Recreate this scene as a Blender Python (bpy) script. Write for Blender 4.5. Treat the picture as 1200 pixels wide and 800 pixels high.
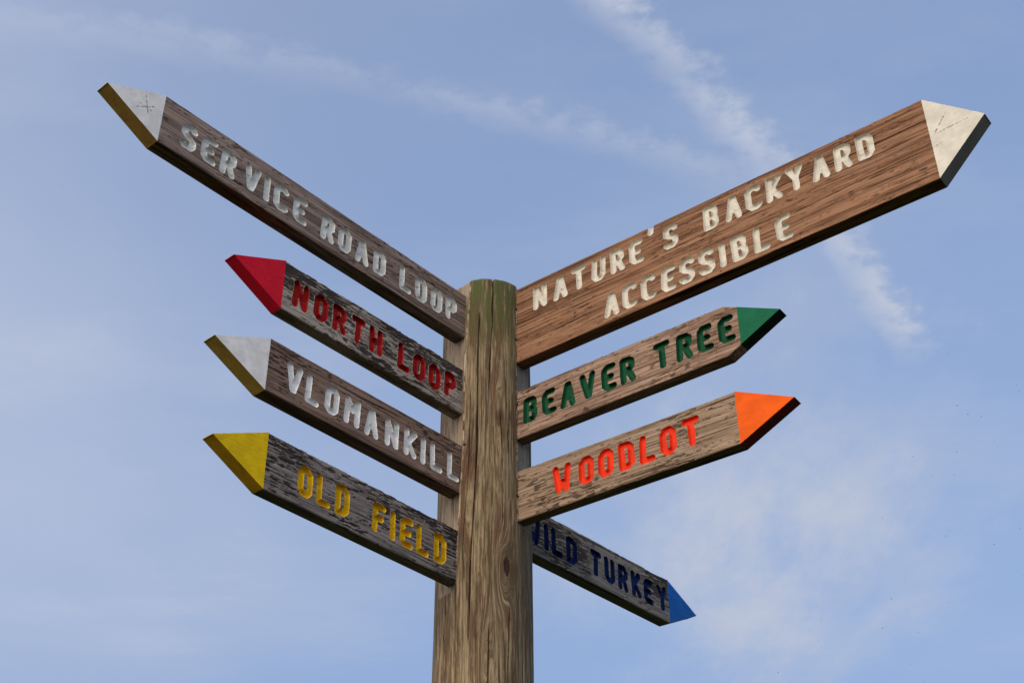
import bpy, math, random
import numpy as np

# ------------------------------------------------------------------ camera, sky, sun, exposure
for o in list(bpy.data.objects):
    bpy.data.objects.remove(o, do_unlink=True)
S = bpy.context.scene
COL = S.collection
CAM_H = 1.15                       # camera height; the post stands at the world origin
cd = bpy.data.cameras.new('camera'); cam = bpy.data.objects.new('camera', cd); COL.objects.link(cam)
cam.location = (0.06884, -3.0, CAM_H)
cd.sensor_width = 36.0; cd.lens = 1601.87 / 1200 * 36
cd.clip_start = 0.05; cd.clip_end = 5000
from mathutils import Matrix
cam.rotation_euler = (Matrix.Rotation(math.pi/2 + 0.6221, 3, 'X') @ Matrix.Rotation(math.radians(-0.15), 3, 'Z')).to_euler()
S.camera = cam

SUN_EL = math.radians(17)
SUN_AZ = math.radians(-36)          # measured from the camera side (-y) towards +x
sdir = (math.sin(SUN_AZ)*math.cos(SUN_EL), -math.cos(SUN_AZ)*math.cos(SUN_EL), math.sin(SUN_EL))
ld = bpy.data.lights.new('sun', 'SUN'); sun = bpy.data.objects.new('sun', ld); COL.objects.link(sun)
ld.energy = 0.8; ld.angle = math.radians(12); ld.color = (1.0, 0.76, 0.52)
from mathutils import Vector
sun.rotation_euler = Vector(sdir).to_track_quat('Z', 'Y').to_euler()
sun.location = (-6, -6, 8)

W = bpy.data.worlds.new('World'); S.world = W; W.use_nodes = True
nt = W.node_tree; nt.nodes.clear()
def wn(t, **k):
    n = nt.nodes.new(t)
    for a, b in k.items(): setattr(n, a, b)
    return n
def wl(a, b): nt.links.new(a, b)
def wmath(op, a, b=None, c=None, clamp=False):
    n = wn('ShaderNodeMath', operation=op, use_clamp=clamp)
    for i, v in enumerate((a, b, c)):
        if v is None: continue
        if isinstance(v, (int, float)): n.inputs[i].default_value = v
        else: wl(v, n.inputs[i])
    return n.outputs[0]
def wsmooth(v, a, b, lo=0.0, hi=1.0):
    n = wn('ShaderNodeMapRange', interpolation_type='SMOOTHSTEP')
    n.inputs['From Min'].default_value = a; n.inputs['From Max'].default_value = b
    n.inputs['To Min'].default_value = lo; n.inputs['To Max'].default_value = hi
    wl(v, n.inputs['Value']); return n.outputs[0]
sky = wn('ShaderNodeTexSky', sky_type='NISHITA')
sky.sun_disc = False; sky.sun_elevation = SUN_EL
sky.sun_rotation = math.atan2(sdir[0], sdir[1])
sky.air_density = 1.0; sky.dust_density = 0.5; sky.ozone_density = 3.0; sky.altitude = 50
tc = wn('ShaderNodeTexCoord'); sep = wn('ShaderNodeSeparateXYZ'); wl(tc.outputs['Generated'], sep.inputs[0])
zc = wmath('MAXIMUM', sep.outputs[2], 0.06)
px = wmath('DIVIDE', sep.outputs[0], zc); py = wmath('DIVIDE', sep.outputs[1], zc)     # point on the cloud layer overhead
cp = wn('ShaderNodeCombineXYZ'); wl(px, cp.inputs[0]); wl(py, cp.inputs[1])
def wnoise(vec, scale, detail=5, rough=.55, sx=1, sy=1, rot=0, off=(0, 0)):
    m = wn('ShaderNodeMapping'); m.inputs['Scale'].default_value = (sx, sy, 1); m.inputs['Rotation'].default_value = (0, 0, rot)
    m.inputs['Location'].default_value = (off[0], off[1], 0); wl(vec, m.inputs['Vector'])
    n = wn('ShaderNodeTexNoise'); n.inputs['Scale'].default_value = scale; n.inputs['Detail'].default_value = detail
    n.inputs['Roughness'].default_value = rough; wl(m.outputs[0], n.inputs['Vector']); return n.outputs['Fac']
def contrail(x0, y0, dx, dy, width, seed, bend=0.0, t0=-1.0, t1=1.0, west=1.0):
    L = math.hypot(dx, dy); dx /= L; dy /= L
    a = wmath('SUBTRACT', px, x0); b = wmath('SUBTRACT', py, y0)
    along = wmath('ADD', wmath('MULTIPLY', a, dx), wmath('MULTIPLY', b, dy))
    across = wmath('SUBTRACT', wmath('MULTIPLY', b, dx), wmath('MULTIPLY', a, dy))
    across = wmath('ADD', across, wmath('MULTIPLY', wmath('MULTIPLY', along, along), bend))
    wob = wnoise(cp.outputs[0], 9, 3, .5, off=(seed, 0)); fine = wnoise(cp.outputs[0], 27, 6, .58, off=(0, seed))
    patch = wnoise(cp.outputs[0], 3.3, 2, .5, off=(seed*2, seed))
    across = wmath('ADD', across, wmath('MULTIPLY', wmath('SUBTRACT', wob, .5), width*.55))
    across = wmath('ADD', across, wmath('MULTIPLY', wmath('SUBTRACT', fine, .5), width*1.9))
    core = wsmooth(wmath('ABSOLUTE', across), 0.0, width, 1, 0)
    dens = wmath('MULTIPLY', core, wsmooth(fine, .30, .66, .30, 1))
    dens = wmath('MULTIPLY', dens, wsmooth(patch, .30, .58, .45, 1))
    dens = wmath('MULTIPLY', dens, wsmooth(along, t0, .15, west, 1))
    dens = wmath('MULTIPLY', dens, wmath('MULTIPLY', wsmooth(along, t0, t0+.12), wsmooth(along, t1-.12, t1, 1, 0)))
    return dens
c1 = contrail(.262, 1.05, .396, .511, .038, 3.7, bend=-.13, t0=-.75, t1=.50)
c2 = contrail(-.034, .985, .69, .240, .036, 8.1, bend=-.17, t0=-.65, t1=.34, west=.22)
# thin cirrus streaks over the whole layer and one broader bank low over the horizon ahead
ci = wsmooth(wnoise(cp.outputs[0], 1.5, 7, .62, sx=1.0, sy=1.9, rot=.35, off=(4.2, 1.3)), .46, .80)
ci2 = wsmooth(wnoise(cp.outputs[0], .55, 4, .5, off=(1.7, 6.0)), .42, .66)
bx = wmath('DIVIDE', wmath('SUBTRACT', px, .41), .34); by = wmath('DIVIDE', wmath('SUBTRACT', py, 2.02), .66)
br = wmath('SQRT', wmath('ADD', wmath('MULTIPLY', bx, bx), wmath('MULTIPLY', by, by)))
br = wmath('ADD', br, wmath('MULTIPLY', wmath('SUBTRACT', wnoise(cp.outputs[0], 2.6, 7, .6, sx=1.6, sy=.8, rot=-.3, off=(9, 2)), .5), 1.8))
bank = wmath('MULTIPLY', wsmooth(br, .15, 1.25, 1, 0), wsmooth(wnoise(cp.outputs[0], 4.2, 8, .66, sx=1.5, sy=.7, rot=-.5, off=(2, 5)), .26, .70, .20, 1))
# a wide thin sheet to the west of it
qx = wmath('DIVIDE', wmath('ADD', px, .80), .62); qy = wmath('DIVIDE', wmath('SUBTRACT', py, 1.75), .95)
qr = wmath('SQRT', wmath('ADD', wmath('MULTIPLY', qx, qx), wmath('MULTIPLY', qy, qy)))
qr = wmath('ADD', qr, wmath('MULTIPLY', wmath('SUBTRACT', wnoise(cp.outputs[0], 1.6, 6, .55, sx=1.2, sy=.8, rot=.3, off=(5, 8)), .5), 1.1))
sheet = wsmooth(qr, .25, 1.25, 1, 0)
# the thin milky layer: thicker through the longer path near the horizon, brighter towards the sun it scatters
haze = wmath('SUBTRACT', 1.0, wmath('EXPONENT', wmath('DIVIDE', -.50, zc)))
dp = wn('ShaderNodeVectorMath', operation='DOT_PRODUCT'); wl(tc.outputs['Generated'], dp.inputs[0]); dp.inputs[1].default_value = sdir
ph = wmath('POWER', wmath('MULTIPLY', wmath('ADD', dp.outputs['Value'], 1.0), .5), 3.0)
def lit(col, fwd):
    v = wn('ShaderNodeVectorMath', operation='SCALE'); v.inputs[0].default_value = fwd; wl(ph, v.inputs['Scale'])
    a = wn('ShaderNodeVectorMath', operation='ADD'); a.inputs[0].default_value = col; wl(v.outputs[0], a.inputs[1]); return a.outputs[0]
def wmix(f, a, b):
    m = wn('ShaderNodeMix', data_type='RGBA'); wl(f, m.inputs[0]); wl(a, m.inputs[6]); wl(b, m.inputs[7]); return m.outputs[2]
skyc = wmix(haze, sky.outputs[0], lit((1.06, 1.40, 2.26), (10.5, 9.2, 7.6)))
veil = wmath('ADD', wmath('MULTIPLY', ci, .22), wmath('MULTIPLY', ci2, .25))
veil = wmath('ADD', veil, wmath('MULTIPLY', bank, .72))
veil = wmath('ADD', veil, wmath('MULTIPLY', sheet, .26))
veil = wmath('ADD', veil, wmath('MULTIPLY', c1, .72))
veil = wmath('ADD', veil, wmath('MULTIPLY', c2, .31))
veil = wmath('MINIMUM', veil, .9)
skyc = wmix(veil, skyc, lit((2.10, 2.25, 2.66), (10.5, 9.2, 7.6)))
bg = wn('ShaderNodeBackground'); bg.inputs['Strength'].default_value = 0.15
wl(skyc, bg.inputs['Color'])
wo = wn('ShaderNodeOutputWorld'); wl(bg.outputs[0], wo.inputs[0])

S.view_settings.view_transform = 'Standard'; S.view_settings.look = 'None'
S.view_settings.gamma = 1.0; S.view_settings.use_curve_mapping = False
S.view_settings.exposure = 0.74

# ------------------------------------------------------------------ numpy noise
def vnoise(x, y, seed):
    x = np.asarray(x, float); y = np.asarray(y, float)
    xi = np.floor(x).astype(np.int64); yi = np.floor(y).astype(np.int64)
    fx = x - xi; fy = y - yi; fx = fx*fx*(3-2*fx); fy = fy*fy*(3-2*fy)
    def h(a, b):
        n = (a*374761393 + b*668265263 + seed*1442695041) & 0x7fffffff
        n = ((n ^ (n >> 13))*1274126177) & 0x7fffffff
        return ((n ^ (n >> 16)) & 0xffff)/65535.0
    return (h(xi, yi)*(1-fx)+h(xi+1, yi)*fx)*(1-fy)+(h(xi, yi+1)*(1-fx)+h(xi+1, yi+1)*fx)*fy
def fbm(x, y, seed, oct=4, gain=.5):
    t = 0; a = 1; s = 0
    for k in range(oct):
        t = t + a*vnoise(x*2**k, y*2**k, seed+k*17); s += a; a *= gain
    return t/s
def sstep(v, a, b):
    t = np.clip((v-a)/(b-a), 0, 1); return t*t*(3-2*t)

# ------------------------------------------------------------------ mesh helper
def mesh_from(name, V, F, attrs=None, smooth=True):
    F = np.asarray(F, np.int32); used = np.unique(F)
    remap = np.full(len(V), -1, np.int32); remap[used] = np.arange(len(used))
    V = np.asarray(V)[used]; F = remap[F]
    me = bpy.data.meshes.new(name)
    me.vertices.add(len(V)); me.vertices.foreach_set('co', V.astype(np.float32).ravel())
    n = len(F); me.loops.add(n*4); me.loops.foreach_set('vertex_index', F.ravel())
    me.polygons.add(n)
    me.polygons.foreach_set('loop_start', np.arange(0, n*4, 4, dtype=np.int32))
    me.polygons.foreach_set('use_smooth', np.full(n, smooth))
    for k, a in (attrs or {}).items():
        a = np.asarray(a)
        if a.ndim == 2:
            at = me.attributes.new(k, 'FLOAT_VECTOR', 'POINT'); at.data.foreach_set('vector', a[used].astype(np.float32).ravel())
        else:
            at = me.attributes.new(k, 'FLOAT', 'POINT'); at.data.foreach_set('value', a[used].astype(np.float32).ravel())
    me.update(); me.validate()
    return me
def obj(name, me, mat, parent=None):
    o = bpy.data.objects.new(name, me); COL.objects.link(o)
    if mat: me.materials.clear(); me.materials.append(mat)
    if parent is not None: o.parent = parent
    return o

# ------------------------------------------------------------------ materials
def newmat(name):
    m = bpy.data.materials.new(name); m.use_nodes = True
    t = m.node_tree; b = t.nodes['Principled BSDF']
    return m, t, b
class N:
    def __init__(s, t): s.t = t
    def node(s, ty, **k):
        n = s.t.nodes.new(ty)
        for a, b in k.items(): setattr(n, a, b)
        return n
    def link(s, a, b): s.t.links.new(a, b)
    def noise(s, vec, scale, detail=4, rough=.55, loc=(0, 0, 0)):
        m = s.node('ShaderNodeMapping'); m.inputs['Scale'].default_value = scale; m.inputs['Location'].default_value = loc
        s.link(vec, m.inputs['Vector'])
        n = s.node('ShaderNodeTexNoise'); n.inputs['Scale'].default_value = 1; n.inputs['Detail'].default_value = detail
        n.inputs['Roughness'].default_value = rough; s.link(m.outputs[0], n.inputs['Vector']); return n.outputs['Fac']
    def rng(s, v, a, b, lo=0., hi=1.):
        n = s.node('ShaderNodeMapRange', interpolation_type='SMOOTHSTEP')
        for k, x in zip(('From Min', 'From Max', 'To Min', 'To Max'), (a, b, lo, hi)): n.inputs[k].default_value = x
        s.link(v, n.inputs['Value']); return n.outputs[0]
    def mix(s, f, a, b, blend='MIX'):
        n = s.node('ShaderNodeMix', data_type='RGBA', blend_type=blend)
        for i, v in ((0, f), (6, a), (7, b)):
            if isinstance(v, (int, float)): n.inputs[i].default_value = v
            elif isinstance(v, tuple): n.inputs[i].default_value = (*v, 1)
            else: s.link(v, n.inputs[i])
        return n.outputs[2]
    def math(s, op, a, b=0.0, clamp=False):
        n = s.node('ShaderNodeMath', operation=op, use_clamp=clamp)
        for i, v in enumerate((a, b)):
            if isinstance(v, (int, float)): n.inputs[i].default_value = v
            else: s.link(v, n.inputs[i])
        return n.outputs[0]
    def attr(s, name, vec=False):
        n = s.node('ShaderNodeAttribute', attribute_name=name); return n.outputs['Vector' if vec else 'Fac']
    def bump(s, h, b, strength=.4, dist=.001):
        n = s.node('ShaderNodeBump'); n.inputs['Strength'].default_value = strength; n.inputs['Distance'].default_value = dist
        s.link(h, n.inputs['Height']); s.link(n.outputs[0], b.inputs['Normal'])
def wood_mat(name, dark, light, grey, greyamt, pitcol, seed):
    m, t, b = newmat(name); k = N(t)
    co = k.node('ShaderNodeTexCoord').outputs['Object']; L = (seed*3.1, seed*1.7, seed*2.3)
    band = k.noise(co, (1.6, 6, 40), 5, .6, L)
    grain = k.noise(co, (4, 40, 150), 5, .68, L)
    fine = k.noise(co, (9, 120, 330), 4, .7, (L[2], L[1], L[0]))
    blot = k.noise(co, (6, 8, 14), 5, .6, L)
    g = k.math('ADD', k.math('MULTIPLY', band, .40), k.math('MULTIPLY', grain, .60))
    c = k.mix(k.rng(g, .40, .60), dark, light)
    c = k.mix(k.rng(blot, .62-greyamt*.5, .80-greyamt*.35, 0, min(1, greyamt+.25)), c, grey)
    c = k.mix(k.rng(fine, .34, .50, .75, 0), c, tuple(x*.42 for x in dark))
    c = k.mix(k.rng(fine, .54, .68, 0, .55), c, tuple(min(1, x*1.40) for x in light))
    # thin dark season checks running with the grain
    ln = k.noise(co, (2.2, 30, 230), 2, .5, (L[1], L[0], L[2]))
    c = k.mix(k.rng(ln, .62, .69, 0, .85), c, tuple(x*.22 for x in dark))
    # tan smudges where the weathered skin has rubbed off
    rub = k.noise(co, (11, 20, 38), 6, .7, (L[2], L[0], L[1]))
    c = k.mix(k.rng(rub, .60, .74, 0, .5), c, tuple(min(1, x*1.45) for x in light))
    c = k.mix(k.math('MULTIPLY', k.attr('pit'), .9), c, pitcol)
    k.link(c, b.inputs['Base Color']); b.inputs['Roughness'].default_value = .88
    b.inputs['Specular IOR Level'].default_value = .10
    k.bump(k.math('ADD', k.math('MULTIPLY', grain, .7), fine), b, .4, .0012)
    return m
def paint_mat(name, col, chipcol, chip=.5, seed=0, dirt=(.10, .09, .07), dirtamt=.5, rough=.65):
    m, t, b = newmat(name); k = N(t)
    co = k.node('ShaderNodeTexCoord').outputs['Object']; L = (seed*1.3+2, seed*2.1, seed*.7)
    big = k.noise(co, (26, 26, 26), 5, .6, L); st = k.noise(co, (34, 60, 160), 5, .65, L); fi = k.noise(co, (160, 160, 420), 3, .6, L)
    c = k.mix(k.rng(big, .35, .7), tuple(x*.80 for x in col), col)
    c = k.mix(k.rng(st, .50, .78, 0, dirtamt), c, dirt)
    c = k.mix(k.rng(k.math('ADD', k.math('MULTIPLY', st, .6), k.math('MULTIPLY', fi, .4)), .70-chip*.14, .74-chip*.12, 0, .9), c, chipcol)
    c = k.mix(k.attr('mark'), c, (.06, .06, .065))
    k.link(c, b.inputs['Base Color']); b.inputs['Roughness'].default_value = rough
    b.inputs['Specular IOR Level'].default_value = .12
    k.bump(k.math('ADD', st, fi), b, .2, .0005)
    return m
def simple_mat(name, col, rough=.6, metal=0):
    m, t, b = newmat(name); k = N(t)
    co = k.node('ShaderNodeTexCoord').outputs['Object']
    c = k.mix(k.noise(co, (90, 90, 90), 4), tuple(x*.6 for x in col), tuple(min(1, x*1.3) for x in col))
    k.link(c, b.inputs['Base Color']); b.inputs['Roughness'].default_value = rough; b.inputs['Metallic'].default_value = metal
    return m

# ------------------------------------------------------------------ ground
def make_ground():
    m, t, b = newmat('meadow_grass'); k = N(t)
    co = k.node('ShaderNodeTexCoord').outputs['Object']
    c = k.mix(k.rng(k.noise(co, (.6, .6, .6), 6), .35, .65), (.020, .032, .011), (.040, .048, .020))
    c = k.mix(k.rng(k.noise(co, (40, 40, 40), 4), .4, .7, 0, .5), c, (.050, .042, .024))
    k.link(c, b.inputs['Base Color']); b.inputs['Roughness'].default_value = 1; b.inputs['Specular IOR Level'].default_value = 0
    k.bump(k.noise(co, (60, 60, 60), 4), b, .8, .03)
    n = 61; g = np.linspace(-1, 1, n); g = np.sign(g)*np.abs(g)**3*1500
    X, Y = np.meshgrid(g, g, indexing='ij')
    Z = (fbm(X/9+50, Y/9+50, 5)-.5)*.25*sstep(np.hypot(X, Y), .5, 12)
    V = np.stack([X, Y, Z], -1).reshape(-1, 3); I = np.arange(n*n).reshape(n, n)
    F = np.stack([I[:-1, :-1], I[1:, :-1], I[1:, 1:], I[:-1, 1:]], -1).reshape(-1, 4)
    o = obj('ground', mesh_from('ground', V, F), m); o['kind'] = 'structure'
make_ground()

# ------------------------------------------------------------------ signpost
ROOT = bpy.data.objects.new('signpost', None); COL.objects.link(ROOT)
ROOT['label'] = 'round wooden signpost with eight carved arrow boards and green-tinged top'
ROOT['category'] = 'signpost'
R = 0.1166; AA = 0.84788; BB = -0.64194
TH_L = -math.degrees(math.pi/2 - AA)      # the way the left boards leave the post
TH_R = 90 + math.degrees(BB)
TH_W = 180 + TH_L
D_L, D_R, D_W = .1075, .1105, .110
def flat_front_edge(z): return np.interp(z, [1.393, 1.563, 1.758, 2.0, 2.257], [-34.6, -31.8, -27.5, -28, -22])
CRACKS = [  # (z, degrees) polylines, half width m, depth m
    ([(2.29, 9.3), (2.138, 8.8), (1.988, 5.8), (1.90, 4.5)], .0022, .011),
    ([(2.18, -8.2), (2.015, -9.4), (1.758, -8.9), (1.615, -11.1), (1.479, -14.2), (1.307, -15.8), (1.22, -16)], .0026, .011),
    ([(1.30, 9), (1.274, 7.5), (1.143, 7.0), (.9, 6)], .0022, .010),
    ([(1.386, -47.2), (1.241, -50.3), (1.161, -51.7), (.9, -52)], .0028, .012),
    ([(1.887, 19.2), (1.666, 23.9), (1.52, 22.9)], .0017, .007),
    ([(2.05, 24), (1.80, 30), (1.70, 31)], .0014, .006),
    ([(1.95, -18), (1.70, -19), (1.45, -26)], .0015, .006),
    ([(1.36, 33), (1.20, 30), (1.0, 29)], .0018, .007),
    ([(2.2, 110), (1.3, 118)], .002, .012), ([(2.28, 190), (1.0, 200)], .002, .014),
]
def make_post():
    m, t, b = newmat('treated_pine_post'); k = N(t)
    gv = k.attr('gcoord', True)
    bandn = k.noise(gv, (42, 1, 3.2), 6, .65); grain = k.noise(gv, (150, 1, 9), 6, .7); fine = k.noise(gv, (330, 1, 22), 5, .75)
    blot = k.noise(gv, (44, 1, 3.4), 6, .62, (3, 0, 7))
    c = k.mix(k.rng(k.math('ADD', k.math('MULTIPLY', bandn, .5), k.math('MULTIPLY', grain, .5)), .42, .57), (.090, .060, .033), (.300, .236, .140))
    c = k.mix(k.rng(blot, .525, .57, 0, .8), c, (.110, .055, .030))
    c = k.mix(k.rng(k.noise(gv, (60, 1, 3), 6, .6, (5, 0, 2)), .575, .60, 0, .7), c, (.060, .034, .020))
    sx = k.node('ShaderNodeSeparateXYZ'); k.link(gv, sx.inputs[0])
    ring = k.math('SINE', k.math('ADD', k.math('MULTIPLY', sx.outputs[0], 2*math.pi/.0085), k.math('MULTIPLY', bandn, 9.0)))
    c = k.mix(k.rng(ring, .45, .95, 0, .55), c, (.085, .050, .026))
    c = k.mix(k.rng(fine, .36, .46, .7, 0), c, (.035, .026, .017))
    c = k.mix(k.rng(fine, .55, .66, 0, .5), c, (.33, .275, .185))
    c = k.mix(k.rng(k.noise(gv, (190, 1, 2.5), 4, .6, (2, 0, 4)), .60, .635, 0, .85), c, (.028, .020, .014))
    c = k.mix(k.rng(k.noise(gv, (30, 1, 26), 6, .7, (9, 0, 3)), .60, .70, 0, .5), c, (.20, .185, .150))
    c = k.mix(k.math('MULTIPLY', k.attr('algae'), k.rng(k.noise(gv, (70, 1, 10), 6, .7, (1, 0, 9)), .36, .54)), c, (.066, .078, .022))
    c = k.mix(k.math('MULTIPLY', k.attr('greygreen'), k.rng(k.noise(gv, (60, 1, 5), 5, .65, (8, 0, 1)), .35, .65)), c, (.055, .054, .034))
    c = k.mix(k.math('MULTIPLY', k.attr('cut'), k.rng(grain, .38, .56, .15, .95)), c, (.27, .21, .155))
    c = k.mix(k.math('MULTIPLY', k.attr('cutgrey'), k.rng(fine, .36, .58, .15, .85)), c, (.215, .205, .185))
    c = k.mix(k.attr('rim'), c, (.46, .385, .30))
    c = k.mix(k.attr('knot'), c, (.035, .018, .012))
    k.link(c, b.inputs['Base Color']); b.inputs['Roughness'].default_value = .85; b.inputs['Specular IOR Level'].default_value = .25
    k.bump(k.math('ADD', k.math('MULTIPLY', grain, .8), fine), b, .6, .0015)
    nt_ = 700
    # finer angular steps on the side that faces the path
    th = np.concatenate([np.linspace(-180, -88, 70, endpoint=False), np.linspace(-88, 88, 560, endpoint=False), np.linspace(88, 180, 70, endpoint=False)])
    zt = 2.279
    zz = np.concatenate([np.linspace(-CAM_H-.35, .95, 40, endpoint=False), np.linspace(.95, zt-.012, 430, endpoint=False), np.linspace(zt-.012, zt, 8)])
    TH, Z = np.meshgrid(th, zz, indexing='ij'); rad = np.radians(TH)
    r = R*(1+.012*(fbm(np.cos(rad)*2+9, np.sin(rad)*2+Z*.7+9, 3, 3)-.5))
    u = rad*R
    # knot warp
    ku, kz = math.radians(28.4)*R, 1.433
    du = u-ku; dz = Z-kz; rho = np.sqrt(du**2+(dz*.30)**2)
    wv = .5+1.0*fbm(u*40, Z*9, 46, 3)
    gu = u+.040*np.exp(-((du+.010)/.018)**2-((dz+.015)/.075)**2)*wv
    au, az = math.radians(3)*R, 1.20
    gu = gu+.026*np.exp(-((u-au)/.012)**2-((Z-az)/.085)**2)*wv
    gu = gu+.020*np.exp(-((u+.045)/.012)**2-((Z-1.62)/.13)**2)+.018*np.exp(-((u-.03)/.010)**2-((Z-1.86)/.10)**2)
    gu = gu+.007*(fbm(Z*3+4, u*10+7, 44, 4)-.5)+.0022*(fbm(Z*22+4, u*60+7, 45, 3)-.5)
    knot = sstep(np.sqrt((du/.0085)**2+(dz/.026)**2)+.5*(fbm(u*300, Z*120, 7, 3)-.5), 1.1, .75)
    r -= .0055*knot*fbm(u*500+3, Z*200, 8, 3)
    r += .0022*np.exp(-(rho/.017)**2)
    # grain relief
    r += .0009*(fbm(gu*170+20, Z*3+7, 11, 3)-.5)+.0007*(fbm(gu*520+20, Z*9+7, 12, 2)-.5)
    nat = r.copy(); cut = np.zeros_like(r); cutg = np.zeros_like(r)
    def flat(thn, d, front, zlo, zhi, side):
        nonlocal r, cut
        a = (TH-thn+180) % 360-180
        chord = d/np.cos(np.radians(np.clip(a, -60, 60)))+.0006*(fbm(u*160, Z*5, 21, 3)-.5)
        wob = (vnoise(Z*90, Z*0, 5)-.5)*1.1+(vnoise(Z*25, Z*0, 6)-.5)*1.6
        if front is None: inside = np.abs(a) < 60
        else:
            e = front+wob
            inside = (TH < e) & (np.abs(a) < 60) if side < 0 else (TH > e) & (np.abs(a) < 60)
        zm = (Z > zlo+.004*vnoise(u*200, Z*0, 9)) & (Z < zhi)
        sel = inside & zm & (chord < r)
        r = np.where(sel, chord, r); return sel.astype(float)
    sl = flat(TH_L, D_L, flat_front_edge(Z), 1.372, 9, -1)
    sr = flat(TH_R, D_R, 44.4+Z*0, 1.55, 9, 1)
    sw = flat(TH_W, D_W, None, 1.55, 1.73, 0)
    cut = sl; cutg = np.maximum(sr, sw)
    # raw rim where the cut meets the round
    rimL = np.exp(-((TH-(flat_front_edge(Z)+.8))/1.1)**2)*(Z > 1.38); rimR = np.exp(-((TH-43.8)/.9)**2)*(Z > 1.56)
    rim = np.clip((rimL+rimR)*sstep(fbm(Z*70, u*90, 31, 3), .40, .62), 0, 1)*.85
    for pts, hw, dp in CRACKS:
        pz = np.array([p[0] for p in pts][::-1]); pa = np.radians(np.array([p[1] for p in pts][::-1]))*R
        c0 = np.interp(Z, pz, pa)+.0016*(fbm(Z*22, Z*0+dp*1000, 61, 3)-.5)
        taper = sstep(Z, pz[0], pz[0]+.05)*sstep(Z, pz[-1], pz[-1]-.05) if pz[-1] < 2.27 else sstep(Z, pz[0], pz[0]+.05)
        w = hw*(.6+.8*vnoise(Z*18, Z*0, 62))*taper+1e-6
        dd = (u-c0+math.pi*R) % (2*math.pi*R)-math.pi*R
        r -= dp*taper*np.clip(1-np.abs(dd)/w, 0, 1)*(cutg < .5)
    # worn top rim
    tt = np.clip((Z-(zt-.012))/.012, 0, 1); r -= .005*tt**2+.0015*tt*fbm(u*120, Z*0, 71, 2)
    Zv = Z+.004*tt*(fbm(np.sin(rad)*4+5, np.cos(rad)*4+5, 72, 3)-.5)
    # rain-wet algae near the sawn top, darker grey-green tone round the right side and left edge
    algae = sstep(Z+.10*(fbm(u*30, Z*6, 73, 3)-.5), 1.93, 2.24)*.95+.45*sstep(TH, 18, 60)*sstep(Z, 1.3, 1.6)*0+.35*sstep(-TH, -60, -20)*0
    algae = np.clip(algae*(TH > -40), 0, 1)
    greygreen = sstep(TH+8*(fbm(Z*5, u*20, 74, 3)-.5), 14, 56)*sstep(-TH, -175, -150)*.85
    greygreen = np.maximum(greygreen, .6*sstep(-TH, 58, 75))
    V = np.stack([r*np.sin(rad), -r*np.cos(rad), Zv+CAM_H], -1)
    nz = len(zz); I = np.arange(nt_*nz).reshape(nt_, nz); J = np.roll(I, -1, axis=0)
    F = np.stack([I[:, :-1], J[:, :-1], J[:, 1:], I[:, 1:]], -1).reshape(-1, 4)
    gc = np.stack([gu*(1+0*gu), np.zeros_like(gu), Z], -1)
    # seam of the pattern lies at the back
    Vs = [V.reshape(-1, 3)]; at = dict(gcoord=gc.reshape(-1, 3), algae=algae.ravel(), greygreen=greygreen.ravel(), cut=np.clip(cut, 0, 1).ravel(), cutgrey=cutg.ravel(), knot=knot.ravel(), rim=rim.ravel())
    # sawn top, slightly domed
    base = nt_*nz; top = V[:, -1, :]; rings = [.8, .5, .2, .01]; prev = I[:, -1]; Fl = [F]
    for q, s in enumerate(rings):
        P = top.copy(); P[:, :2] *= s; P[:, 2] = np.mean(top[:, 2])+(top[:, 2]-np.mean(top[:, 2]))*s+.004*(1-s*s)
        ids = base+np.arange(nt_); base += nt_; Vs.append(P)
        Fl.append(np.stack([prev, np.roll(prev, -1), np.roll(ids, -1), ids], -1)); prev = ids
        for key, val in (('algae', .8), ('greygreen', .3), ('cut', 0), ('cutgrey', 0), ('knot', 0), ('rim', 0)): at[key] = np.concatenate([at[key], np.full(nt_, val)])
        at['gcoord'] = np.concatenate([at['gcoord'], P])
    me = mesh_from('post', np.concatenate(Vs), np.concatenate(Fl), at)
    o = obj('post', me, m, ROOT); o['label'] = 'round weathered pine post with long checks and a dark knot'
make_post()

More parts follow.
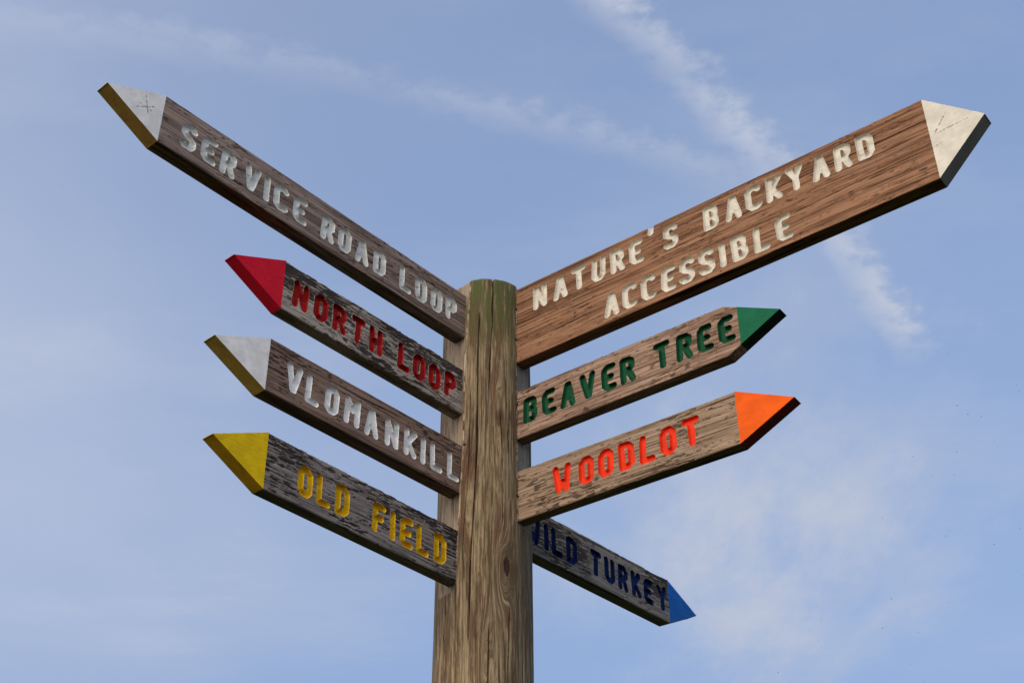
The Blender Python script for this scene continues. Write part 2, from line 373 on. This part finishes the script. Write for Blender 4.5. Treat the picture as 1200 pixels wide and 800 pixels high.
# ------------------------------------------------------------------ carved letters: centre lines of a router template, in mm
GL = {
 'A': [[(-14, -29), (-2, 29), (2, 29), (14, -29)], [(-9, -9), (9, -9)]],
 'B': [[(-13, -29), (-13, 29), (5, 29), (11, 23), (11, 8), (5, 2), (-11, 2)], [(5, 2), (13, -6), (13, -22), (6, -29), (-13, -29)]],
 'C': [[(14, 24), (9, 29), (-4, 29), (-13, 20), (-13, -20), (-4, -29), (9, -29), (14, -25)]],
 'D': [[(-13, -29), (-13, 29), (4, 29), (13, 20), (13, -20), (4, -29), (-13, -29)]],
 'E': [[(13, 29), (-4, 29), (-12, 21), (-12, -21), (-4, -29), (14, -29)], [(-12, 0), (7, 0)]],
 'F': [[(13, 29), (-12, 29), (-12, -29)], [(-12, 1), (7, 1)]],
 'H': [[(-13, -29), (-13, 29)], [(13, -29), (13, 29)], [(-13, 0), (13, 0)]],
 'I': [[(0, -29), (0, 29)]],
 'K': [[(-13, -29), (-13, 29)], [(13, 29), (-7, 1), (13, -29)]],
 'L': [[(-11, 29), (-11, -29), (14, -29)]],
 'M': [[(-16, -29), (-16, 29), (0, 4), (16, 29), (16, -29)]],
 'N': [[(-14, -29), (-14, 29), (14, -29), (14, 29)]],
 'O': [[(-13, 20), (-5, 29), (5, 29), (13, 20), (13, -20), (5, -29), (-5, -29), (-13, -20), (-13, 20)]],
 'P': [[(-12, -29), (-12, 29), (5, 29), (13, 22), (13, 5), (5, -2), (-12, -2)]],
 'R': [[(-13, -29), (-13, 29), (4, 29), (12, 22), (12, 7), (5, 0), (-12, 0)], [(1, 0), (13, -29)]],
 'S': [[(13, 24), (8, 29), (-5, 29), (-13, 21), (-13, 9), (-5, 2), (5, -2), (13, -9), (13, -21), (5, -29), (-8, -29), (-14, -24)]],
 'T': [[(-14, 29), (14, 29)], [(0, 29), (0, -29)]],
 'U': [[(-13, 29), (-13, -20), (-5, -29), (5, -29), (13, -20), (13, 29)]],
 'V': [[(-15, 29), (-2, -29), (2, -29), (15, 29)]],
 'W': [[(-18, 29), (-11, -29), (0, -10), (11, -29), (18, 29)]],
 'Y': [[(-14, 29), (0, 1), (14, 29)], [(0, 1), (0, -29)]],
 "'": [[(1, 22), (0, 5), (-2, -6)]],
}
def seg_sdf(X, Z, segs, rad):
    d = np.full(X.shape, 1e9)
    for (ax, az), (bx_, bz) in segs:
        vx, vz = bx_-ax, bz-az; l2 = vx*vx+vz*vz+1e-12
        tt = np.clip(((X-ax)*vx+(Z-az)*vz)/l2, 0, 1)
        d = np.minimum(d, np.hypot(X-ax-tt*vx, Z-az-tt*vz))
    return d-rad

def board(spec):
    rnd = random.Random(spec['seed']); seed = spec['seed']*131
    side = spec['side']; s0, Lb, T, h, t = spec['s0'], spec['L'], spec['tip'], spec['h'], spec['t']
    fit0 = spec['fit0']                      # letters are measured from here
    end = fit0+Lb; tip = end+T; paint = end+spec.get('paint', 0.0)
    dx, dz = .00125, .0011
    n1 = int((paint-s0)/dx)+1; n2 = int((tip-paint)/dx)
    s = np.concatenate([np.linspace(s0, paint, n1), np.linspace(paint, tip, n2+1)[1:]])
    ip = n1-1
    nz = int(h/dz)+1; v = np.linspace(0, 1, nz)
    x1 = s if side > 0 else -s[::-1]
    sabs = np.abs(x1); kk = np.where(sabs > end, 1-(sabs-end)/T, 1.0); kk = np.maximum(kk, .012)
    nx = len(x1)
    X = np.repeat(x1[:, None], nz, 1); Z = h/2+(v[None, :]-.5)*h*kk[:, None]
    # ---- letters
    lid = np.zeros(X.shape, int)-1; depth = np.zeros(X.shape); sdmin = np.full(X.shape, 1e9)
    rad = spec.get('rad', .0090); names = []
    for li, (ch, ls, lw) in enumerate(spec['letters']):
        cx = side*(fit0+ls); cz = lw
        sc = .001*(1+rnd.uniform(-.02, .02)); sh = rnd.uniform(-.03, .03); rot = rnd.uniform(-.025, .025)
        segs = []
        for pl in GL[ch]:
            q = [((px_*math.cos(rot)-pz_*math.sin(rot)+sh*pz_)*sc+cx, (pz_*math.cos(rot)+px_*math.sin(rot))*sc+cz) for px_, pz_ in pl]
            segs += list(zip(q[:-1], q[1:]))
        a = np.searchsorted(x1, cx-.036); e = np.searchsorted(x1, cx+.036)
        if e-a < 3: names.append(None); continue
        f = lambda A, B: seg_sdf(A, B, segs, rad*spec.get('lw', 1))+.0011*(fbm(A*130+li*7, B*130+5, seed+3, 2)-.5)
        Xs, Zs = X[a:e], Z[a:e]
        sd = f(Xs, Zs); eps = 2e-4
        gx = (f(Xs+eps, Zs)-f(Xs-eps, Zs))/(2*eps); gz = (f(Xs, Zs+eps)-f(Xs, Zs-eps))/(2*eps)
        gl = np.maximum(np.hypot(gx, gz), .3)
        near = (np.abs(sd) < .00062) & (v[None, :] > 0) & (v[None, :] < 1)
        Xs = np.where(near, Xs-sd*gx/gl**2, Xs); Zs = np.where(near, Zs-sd*gz/gl**2, Zs)
        X[a:e] = Xs; Z[a:e] = Zs; sd = np.where(near, 0, sd)
        upd = sd < sdmin[a:e]
        sdmin[a:e] = np.where(upd, sd, sdmin[a:e]); lid[a:e] = np.where(upd, li, lid[a:e]); names.append(ch)
    wall = spec.get('wall', .0024); dep = spec.get('depth', .007)
    inn = np.clip(-sdmin, 0, None)
    depth = dep*(.62*sstep(inn, 0, wall)+.38*np.sqrt(np.clip(1-(1-np.clip(inn/rad, 0, 1))**2, 0, 1)))
    depth += (inn > 0)*.0006*(fbm(X*160, Z*260, seed+9, 2)-.5)
    # ---- weathered relief
    fl = spec['flake']
    g1 = fbm(X*5+seed, Z*260+3*fbm(X*4, Z*20, seed+1, 2), seed+4, 3)
    g2 = fbm(X*22+seed, Z*620, seed+5, 2)
    y = .0009*(g1-.5)+.0006*(g2-.5)+.0012*(fbm(X*7, Z*9, seed+6, 3)-.5)
    reg = fbm(X*9+seed, Z*16+11, seed+7, 3)+spec.get('topbias', 0)*(Z/h-.5)
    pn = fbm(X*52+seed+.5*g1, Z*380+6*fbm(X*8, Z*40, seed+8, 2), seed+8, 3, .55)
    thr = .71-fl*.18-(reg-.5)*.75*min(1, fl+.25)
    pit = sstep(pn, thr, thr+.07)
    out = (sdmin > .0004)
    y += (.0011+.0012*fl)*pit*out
    ck = np.zeros_like(X)
    for (sa, za, sb, zb_, w, d) in spec.get('cracks', []):
        S_ = np.abs(X)-fit0; tt = np.clip((S_-sa)/(sb-sa), 0, 1)
        zc_ = za+(zb_-za)*tt+.004*(fbm(S_*9+za*50, S_*0, seed+21, 3)-.5)
        tp = sstep(S_, sa, sa+.03)*sstep(-S_, -sb, -sb+.03)*(.45+.8*vnoise(S_*35, S_*0, seed+22))
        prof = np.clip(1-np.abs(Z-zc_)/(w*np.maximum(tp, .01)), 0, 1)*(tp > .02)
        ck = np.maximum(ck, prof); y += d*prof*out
    y += depth
    # eased, nibbled arrises
    eb = np.minimum(Z-(h/2-h/2*kk[:, None]), (h/2+h/2*kk[:, None])-Z)
    ez = spec.get('ease', .0013)*(.5+1.0*fbm(X*30, Z*0+(Z > h/2), seed+30, 3))
    y += np.where(sabs[:, None] < paint, 1.0, .35)*ez*np.clip(1-eb/(ez*1.5), 0, 1)**2
    onp = sabs[:, None] > paint-1e-6
    y = np.where(onp, (y-depth)*.12+depth, y)
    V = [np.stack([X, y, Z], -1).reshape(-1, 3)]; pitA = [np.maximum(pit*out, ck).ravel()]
    mk = np.zeros_like(X)
    if 'marks' in spec:
        segs = [((side*(fit0+a0), b0), (side*(fit0+a1), b1)) for a0, b0, a1, b1 in spec['marks']]
        sd = seg_sdf(X, Z, segs, .0012); nn = fbm(X*260, Z*260, seed+40, 3)
        mk = sstep(-(sd+.0048*(nn-.42)), -.0006, .0008)*onp*.8
    markA = [mk.ravel()]
    I = np.arange(nx*nz).reshape(nx, nz)
    Ff = np.stack([I[:-1, :-1], I[1:, :-1], I[1:, 1:], I[:-1, 1:]], -1).reshape(-1, 4)
    sm = sdmin.ravel()[Ff].mean(1); fl_ = lid.ravel()[Ff]
    xm = np.abs(X.ravel()[Ff]).mean(1)
    isl = (sm < -1e-5); istip = (xm > paint) & ~isl
    # ---- edges
    base = nx*nz; M = 9; yy = np.linspace(0, 1, M+1)[1:]
    def strip(ids, nrm, flip, noise_row):
        """extrude a front border line back through the thickness"""
        nonlocal base
        P0 = V[0][ids]; n = len(ids)
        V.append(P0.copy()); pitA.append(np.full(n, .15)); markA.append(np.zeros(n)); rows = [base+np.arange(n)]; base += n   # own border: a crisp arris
        for q, f in enumerate(yy):
            P = P0.copy(); P[:, 1] = P0[:, 1]*(1-f)+t*f
            am = .0005 if q < M-1 else 0
            wv = am*(fbm(P0[:, 0]*14+q*.8, P[:, 1]*160+P0[:, 2]*20, seed+50+noise_row, 3)-.5)*2
            P += nrm*wv[:, None]
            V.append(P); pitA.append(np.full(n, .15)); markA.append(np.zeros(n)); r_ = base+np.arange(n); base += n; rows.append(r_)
        Fs = []
        for a_, b_ in zip(rows[:-1], rows[1:]):
            qd = np.stack([a_[:-1], b_[:-1], b_[1:], a_[1:]], -1) if not flip else np.stack([a_[:-1], a_[1:], b_[1:], b_[:-1]], -1)
            Fs.append(qd)
        xm_ = (x1[:-1]+x1[1:])/2 if n == nx else None
        return rows, np.concatenate(Fs), (np.tile(np.abs(xm_) > paint, M) if xm_ is not None else None)
    rb, fb, tb = strip(I[:, 0], np.array([0, 0, 1.]), False, 0)
    rt, ft, tt_ = strip(I[:, -1], np.array([0, 0, 1.]), True, 1)
    r0, f0, _ = strip(I[0, :], np.array([0., 0, 0]), True, 2)
    r1, f1, _ = strip(I[-1, :], np.array([0., 0, 0]), False, 3)
    Bk = np.stack([rb[-1][:-1], rt[-1][:-1], rt[-1][1:], rb[-1][1:]], -1); bt = np.abs((x1[:-1]+x1[1:])/2) > paint
    inner, outer = (f0, f1) if side > 0 else (f1, f0)
    V = np.concatenate(V); A = dict(pit=np.concatenate(pitA), mark=np.concatenate(markA))
    woodF = np.concatenate([Ff[~isl & ~istip], fb[~tb], ft[~tt_], Bk[~bt], inner])
    tipF = np.concatenate([Ff[istip], Bk[bt]])
    edgeF = np.concatenate([fb[tb], ft[tt_], outer])
    o = obj('sign_board', mesh_from('sign_board', V, woodF, A), spec['wood'], ROOT)
    ang = (BB if side > 0 and not spec.get('wild') else AA)+spec['yaw']
    nf = (math.sin(ang), -math.cos(ang))
    o.location = (nf[0]*spec['o'], nf[1]*spec['o'], spec['zb']+CAM_H)
    o.rotation_euler = (0, (spec['tilt'] if side < 0 else -spec['tilt']), ang)
    o['label'] = spec['label']
    tp = obj('arrow_tip', mesh_from('arrow_tip', V, tipF, A), spec['tipmat'], o)
    ed = obj('tip_edge', mesh_from('tip_edge', V, edgeF, A), spec['edgemat'], o)
    for li, ch in enumerate(names):
        if ch is None: continue
        sel = isl & ((fl_ == li).sum(1) >= 2)
        if sel.sum(): obj('letter', mesh_from('letter', V, Ff[sel], A), spec['lettermat'], o)
    return o

def row(txt, z):  # "S .916 .066 ..." -> letters; heights are pulled towards the template line
    a = txt.split(); return [(a[i], float(a[i+1]), z+.3*(float(a[i+2])-z)) for i in range(0, len(a), 3)]

WHITE_COOL = paint_mat('white_letter_paint', (.70, .73, .71), (.10, .075, .06), .75, 1, (.20, .23, .18), .75)
CREAM = paint_mat('cream_letter_paint', (.64, .62, .54), (.13, .085, .055), .6, 2, (.30, .27, .18), .7)
CHIPW = (.12, .085, .065)
def P_(name, col, seed, **k): return paint_mat(name, col, k.pop('chipcol', CHIPW), k.pop('chip', .1), seed, **k)

SPECS = [
 dict(seed=1, side=-1, s0=.1005, fit0=.1006, L=.9905, tip=.1429, h=.1386, t=.0385, o=.0219, zb=2.0951, yaw=.0034, tilt=-.0026, flake=.18,
      letters=row('S .916 .066 E .860 .069 R .803 .064 V .734 .07 I .689 .063 C .646 .062 E .587 .064 R .496 .061 O .441 .061 A .382 .055 D .322 .059 L .232 .06 O .174 .061 O .117 .058 P .062 .07', .063),
      depth=.0078, wall=.0026, lettermat=WHITE_COOL, cracks=[(.15, .112, .45, .104, .0012, .004), (.28, .030, .42, .024, .0016, .004), (.30, .118, .36, .112, .003, .005)],
      marks=[(1.039, .1006, 1.025, .0554), (1.056, .0561, 1.0134, .0857), (1.0482, .0738, 1.0191, .0697)],
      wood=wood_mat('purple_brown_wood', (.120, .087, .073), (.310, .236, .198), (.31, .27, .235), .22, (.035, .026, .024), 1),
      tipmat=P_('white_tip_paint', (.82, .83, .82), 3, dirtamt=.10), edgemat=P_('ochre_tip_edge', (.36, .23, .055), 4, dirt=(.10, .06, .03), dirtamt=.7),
      label='longest narrow board reading SERVICE ROAD LOOP in white, white tip with ochre edge'),
 dict(seed=2, side=-1, s0=.1070, fit0=.1083, L=.5964, tip=.1439, h=.1374, t=.0333, o=.0187, zb=1.8592, yaw=.0005, tilt=-.0029, flake=1.0, topbias=.36, marks=[(.700, .090, .712, .082), (.606, .128, .625, .118), (.612, .112, .618, .108), (.655, .112, .662, .108)],
      letters=row('N .544 .063 O .482 .065 R .423 .064 T .364 .065 H .305 .063 L .211 .066 O .157 .06 O .102 .058 P .046 .069', .064),
      depth=.0125, wall=.0024, lettermat=P_('red_letter_paint', (.36, .010, .010), 5, chip=.6, dirt=(.14, .01, .01)), ease=.0026,
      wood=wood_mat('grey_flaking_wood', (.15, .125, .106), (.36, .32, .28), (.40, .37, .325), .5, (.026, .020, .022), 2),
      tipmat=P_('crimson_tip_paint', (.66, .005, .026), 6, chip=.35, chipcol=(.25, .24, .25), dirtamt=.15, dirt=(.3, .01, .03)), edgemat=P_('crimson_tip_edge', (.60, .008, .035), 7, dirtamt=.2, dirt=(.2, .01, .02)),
      label='grey flaking board reading NORTH LOOP in red with a crimson tip'),
 dict(seed=3, side=-1, s0=.1022, fit0=.1023, L=.6179, tip=.1451, h=.1356, t=.0388, o=.0205, zb=1.6316, yaw=-.0028, tilt=-.0027, flake=.20, topbias=.35,
      letters=row('V .543 .073 L .489 .06 O .43 .063 M .368 .064 A .307 .058 N .242 .06 K .181 .066 I .138 .06 L .095 .06 L .036 .062', .062),
      depth=.0068, wall=.0022, lettermat=P_('pale_letter_paint', (.76, .79, .79), 8, chip=.6, dirt=(.32, .32, .30), dirtamt=.6), lw=.93,
      cracks=[(.20, .118, .42, .110, .002, .004), (.05, .085, .30, .078, .001, .003)],
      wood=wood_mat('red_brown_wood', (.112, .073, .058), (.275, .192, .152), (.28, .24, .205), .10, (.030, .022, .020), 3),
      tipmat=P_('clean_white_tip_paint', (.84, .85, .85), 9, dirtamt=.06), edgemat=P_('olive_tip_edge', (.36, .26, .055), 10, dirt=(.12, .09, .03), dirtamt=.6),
      label='brown board reading VLOMANKILL in white with a clean white tip'),
 dict(seed=4, side=-1, s0=.1070, fit0=.1168, L=.5873, tip=.1413, h=.1350, t=.0333, o=.0163, zb=1.3972, yaw=.0212, tilt=-.0119, flake=.88, topbias=.25,
      letters=row('O .477 .063 L .426 .062 D .368 .062 F .256 .063 I .212 .061 E .168 .059 L .116 .061 D .056 .064', .062), ease=.0024,
      depth=.0115, wall=.0024, lettermat=P_('yellow_letter_paint', (.76, .48, .006), 11, chip=.4, dirt=(.26, .12, .01), dirtamt=.7), lw=.92,
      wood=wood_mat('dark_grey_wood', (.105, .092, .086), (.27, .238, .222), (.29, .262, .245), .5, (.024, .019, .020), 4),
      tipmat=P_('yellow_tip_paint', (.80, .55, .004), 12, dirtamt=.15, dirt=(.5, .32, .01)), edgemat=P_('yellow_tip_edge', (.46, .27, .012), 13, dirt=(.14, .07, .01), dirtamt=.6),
      label='dark grey board reading OLD FIELD in yellow with a yellow tip'),
 dict(seed=5, side=1, s0=.1100, fit0=.1200, L=1.1544, tip=.1252, h=.2390, t=.0389, o=.0175, zb=2.0238, yaw=-.0114, tilt=-.0027, flake=.05,
      letters=row("N .073 .179 A .139 .176 T .199 .185 U .261 .181 R .319 .181 E .376 .18 S .479 .178 B .595 .182 A .657 .177 C .713 .181 K .77 .181 Y .827 .186 A .892 .174 R .95 .179 D 1.006 .181", .180)
      + [("'", .424, .225)] + row('A .295 .048 C .349 .054 C .404 .056 E .462 .054 S .516 .053 S .571 .055 I .615 .052 B .661 .052 L .719 .044 E .779 .054', .053),
      depth=.0085, wall=.0026, lettermat=CREAM, lw=.98,
      cracks=[(.76, .177, 1.17, .174, .0026, .007), (.46, .139, .78, .146, .0018, .005), (.80, .084, 1.12, .092, .0017, .005), (.20, .118, .48, .124, .0008, .003), (.10, .050, .22, .056, .0022, .004), (.86, .128, 1.16, .133, .0008, .003), (.60, .205, .80, .208, .0008, .003)],
      marks=[(1.199, .1707, 1.1637, .124), (1.1637, .124, 1.2428, .1289), (1.155, .088, 1.178, .094)],
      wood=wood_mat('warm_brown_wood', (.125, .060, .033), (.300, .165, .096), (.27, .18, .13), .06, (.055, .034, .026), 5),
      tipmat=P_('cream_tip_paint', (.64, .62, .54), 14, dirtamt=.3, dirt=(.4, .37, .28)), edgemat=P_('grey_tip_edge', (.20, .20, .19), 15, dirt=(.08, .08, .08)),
      label="widest brown board reading NATURE'S BACKYARD ACCESSIBLE in cream letters"),
 dict(seed=6, side=1, s0=.1100, fit0=.1177, L=.5979, tip=.1410, h=.1418, t=.0335, o=.0170, zb=1.7923, yaw=-.0021, tilt=-.0017, flake=.28, paint=.0353,
      letters=row('B .038 .071 E .095 .074 A .153 .069 V .213 .076 E .274 .076 R .329 .072 T .427 .078 R .488 .072 E .543 .074 E .6 .076', .0735),
      depth=.0125, wall=.0024, lettermat=P_('green_letter_paint', (.004, .075, .032), 16, chip=.1, dirt=(.006, .04, .02)),
      cracks=[(.02, .060, .25, .055, .0009, .003), (.40, .108, .63, .113, .0012, .004), (.0, .128, .08, .134, .003, .004)],
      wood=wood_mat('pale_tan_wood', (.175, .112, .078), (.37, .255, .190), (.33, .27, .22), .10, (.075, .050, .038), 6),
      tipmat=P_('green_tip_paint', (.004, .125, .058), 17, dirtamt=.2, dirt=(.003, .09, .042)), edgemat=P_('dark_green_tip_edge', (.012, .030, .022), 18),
      label='tan board reading BEAVER TREE in dark green with a green tip'),
 dict(seed=7, side=1, s0=.1100, fit0=.1139, L=.6010, tip=.1391, h=.1373, t=.0335, o=.0178, zb=1.5639, yaw=.0167, tilt=.0002, flake=.55,
      letters=row('W .130 .074 O .199 .073 O .254 .073 D .311 .071 L .366 .067 O .423 .072 T .484 .077', .0725),
      depth=.0105, wall=.0024, lettermat=P_('orange_red_letter_paint', (.78, .045, .012), 19, dirtamt=.1, dirt=(.5, .02, .01)), ease=.0034,
      wood=wood_mat('tan_flaking_wood', (.175, .118, .078), (.35, .255, .180), (.33, .28, .22), .22, (.060, .044, .036), 7),
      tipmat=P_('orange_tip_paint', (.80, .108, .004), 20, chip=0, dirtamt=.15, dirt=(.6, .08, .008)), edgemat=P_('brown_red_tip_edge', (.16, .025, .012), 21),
      label='tan flaking board reading WOODLOT in orange red with an orange tip'),
 dict(seed=8, side=1, wild=True, s0=.1090, fit0=.1140, L=.6076, tip=.1297, h=.1300, t=.0371, o=.0200, zb=1.5705, yaw=-.0208, tilt=-.0048, flake=.75, topbias=.12,
      letters=row('W .043 .065 I .093 .065 L .133 .063 D .193 .062 T .291 .066 U .349 .063 R .406 .06 K .463 .065 E .516 .057 Y .578 .062', .0635),
      depth=.0125, wall=.0024, lettermat=P_('navy_letter_paint', (.008, .026, .14), 22, chip=.5, dirt=(.012, .02, .07), dirtamt=.8), ease=.0024,
      wood=wood_mat('pale_grey_wood', (.15, .135, .115), (.32, .29, .25), (.34, .32, .285), .5, (.045, .037, .035), 8),
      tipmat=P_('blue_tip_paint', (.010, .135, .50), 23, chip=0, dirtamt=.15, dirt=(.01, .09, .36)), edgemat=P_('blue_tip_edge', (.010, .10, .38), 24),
      label='grey board behind the post reading WILD TURKEY in navy with a blue tip'),
]
for sp in SPECS: board(sp)

# ------------------------------------------------------------------ nail heads along the rim of the right-hand cut
def make_nail():
    n = 10; V = []; F = []
    prof = [(.0042, 0), (.0042, .0022), (.0030, .0032), (.0004, .0035)]
    for rr, yy in prof:
        for i in range(n): V.append((rr*math.cos(2*math.pi*i/n), -yy, rr*math.sin(2*math.pi*i/n)))
    for q in range(len(prof)-1):
        for i in range(n):
            j = (i+1) % n; F.append((q*n+i, q*n+j, (q+1)*n+j, (q+1)*n+i))
    return mesh_from('nail', np.array(V), F)
nail_me = make_nail(); rust = simple_mat('rusted_steel', (.035, .018, .012), .7, .3); nail_me.materials.append(rust)
for z, a in [(2.197, 42.6), (2.096, 42.3), (1.894, 43.3), (1.63, 43.2), (1.763, -25)]:
    o = bpy.data.objects.new('nail', nail_me); COL.objects.link(o); o.parent = ROOT
    rr = R-.0008; ra = math.radians(a)
    o.location = (rr*math.sin(ra), -rr*math.cos(ra), z+CAM_H); o.rotation_euler = (0, 0, ra)

# ------------------------------------------------------------------ a far, loose flock of birds
BIRDS = [(45.4, 149.0, 80.1), (55.6, 155.5, 81.7), (65.3, 184.5, 96.1), (70.7, 170.1, 89.7), (57.8, 147.6, 75.7), (67.6, 165.5, 80.3), (54.1, 172.3, 83.0), (47.2, 157.1, 73.1), (63.8, 185.5, 85.7), (38.2, 157.6, 70.6), (49.5, 171.2, 75.4), (56.0, 176.9, 77.3), (41.9, 175.8, 75.6), (38.0, 186.9, 75.6), (58.4, 190.7, 78.3), (63.8, 202.8, 80.5), (56.9, 145.8, 102.4), (72.3, 162.9, 108.9), (73.6, 165.6, 109.6), (58.0, 149.7, 96.9), (53.7, 136.0, 86.8), (74.0, 182.3, 116.0), (62.4, 151.2, 92.5), (58.2, 154.0, 92.5), (62.7, 184.3, 109.8), (59.9, 169.9, 98.1), (60.7, 163.4, 94.5), (52.2, 183.5, 102.1)]
def make_bird():
    V = []; F = []; n = 8
    prof = [(-.13, .004), (-.09, .016), (-.02, .030), (.05, .028), (.09, .020), (.115, .018), (.14, .003)]
    for y, rr in prof:
        for i in range(n): V.append((rr*math.cos(2*math.pi*i/n), y, rr*math.sin(2*math.pi*i/n)))
    for q in range(len(prof)-1):
        for i in range(n): F.append((q*n+i, q*n+(i+1) % n, (q+1)*n+(i+1) % n, (q+1)*n+i))
    for s in (-1, 1):           # swept wings with thickness, tail wedge
        b = len(V)
        st = [(.015, .07, -.03, .0), (.10, .085, -.005, .035), (.20, .02, -.04, .02)]
        for x, yl, yt, z in st:
            for yy, zz in ((yl, z+.004), (yt, z+.002), (yt, z-.002), (yl, z-.004)): V.append((s*x, yy, zz))
        for q in range(2):
            for i in range(4): F.append((b+q*4+i, b+q*4+(i+1) % 4, b+q*4+4+(i+1) % 4, b+q*4+4+i))
        F.append((b+8, b+9, b+10, b+11))
    b = len(V)
    for x, y, z in ((-.012, -.10, .004), (.012, -.10, .004), (.035, -.19, .003), (-.035, -.19, .003), (-.012, -.10, -.004), (.012, -.10, -.004), (.035, -.19, -.001), (-.035, -.19, -.001)): V.append((x, y, z))
    for f in ((0, 1, 2, 3), (7, 6, 5, 4), (0, 4, 5, 1), (1, 5, 6, 2), (2, 6, 7, 3), (3, 7, 4, 0)): F.append(tuple(b+i for i in f))
    return mesh_from('bird', np.array(V), F)
bird_me = make_bird(); bird_me.materials.append(simple_mat('dark_plumage', (.03, .028, .027), .7))
rb_ = random.Random(5)
for x, y, z in BIRDS:
    o = bpy.data.objects.new('bird', bird_me); COL.objects.link(o)
    o.location = (x+cam.location.x, y+cam.location.y, z+CAM_H)
    o.scale = (.58,)*3
    o.rotation_euler = (rb_.uniform(-.3, .3), rb_.uniform(-.5, .5), rb_.uniform(0, 6.28))
    o['label'] = 'tiny dark bird gliding far off in the hazy sky'
    o['category'] = 'bird'; o['group'] = 'far flock of birds beyond the signpost'
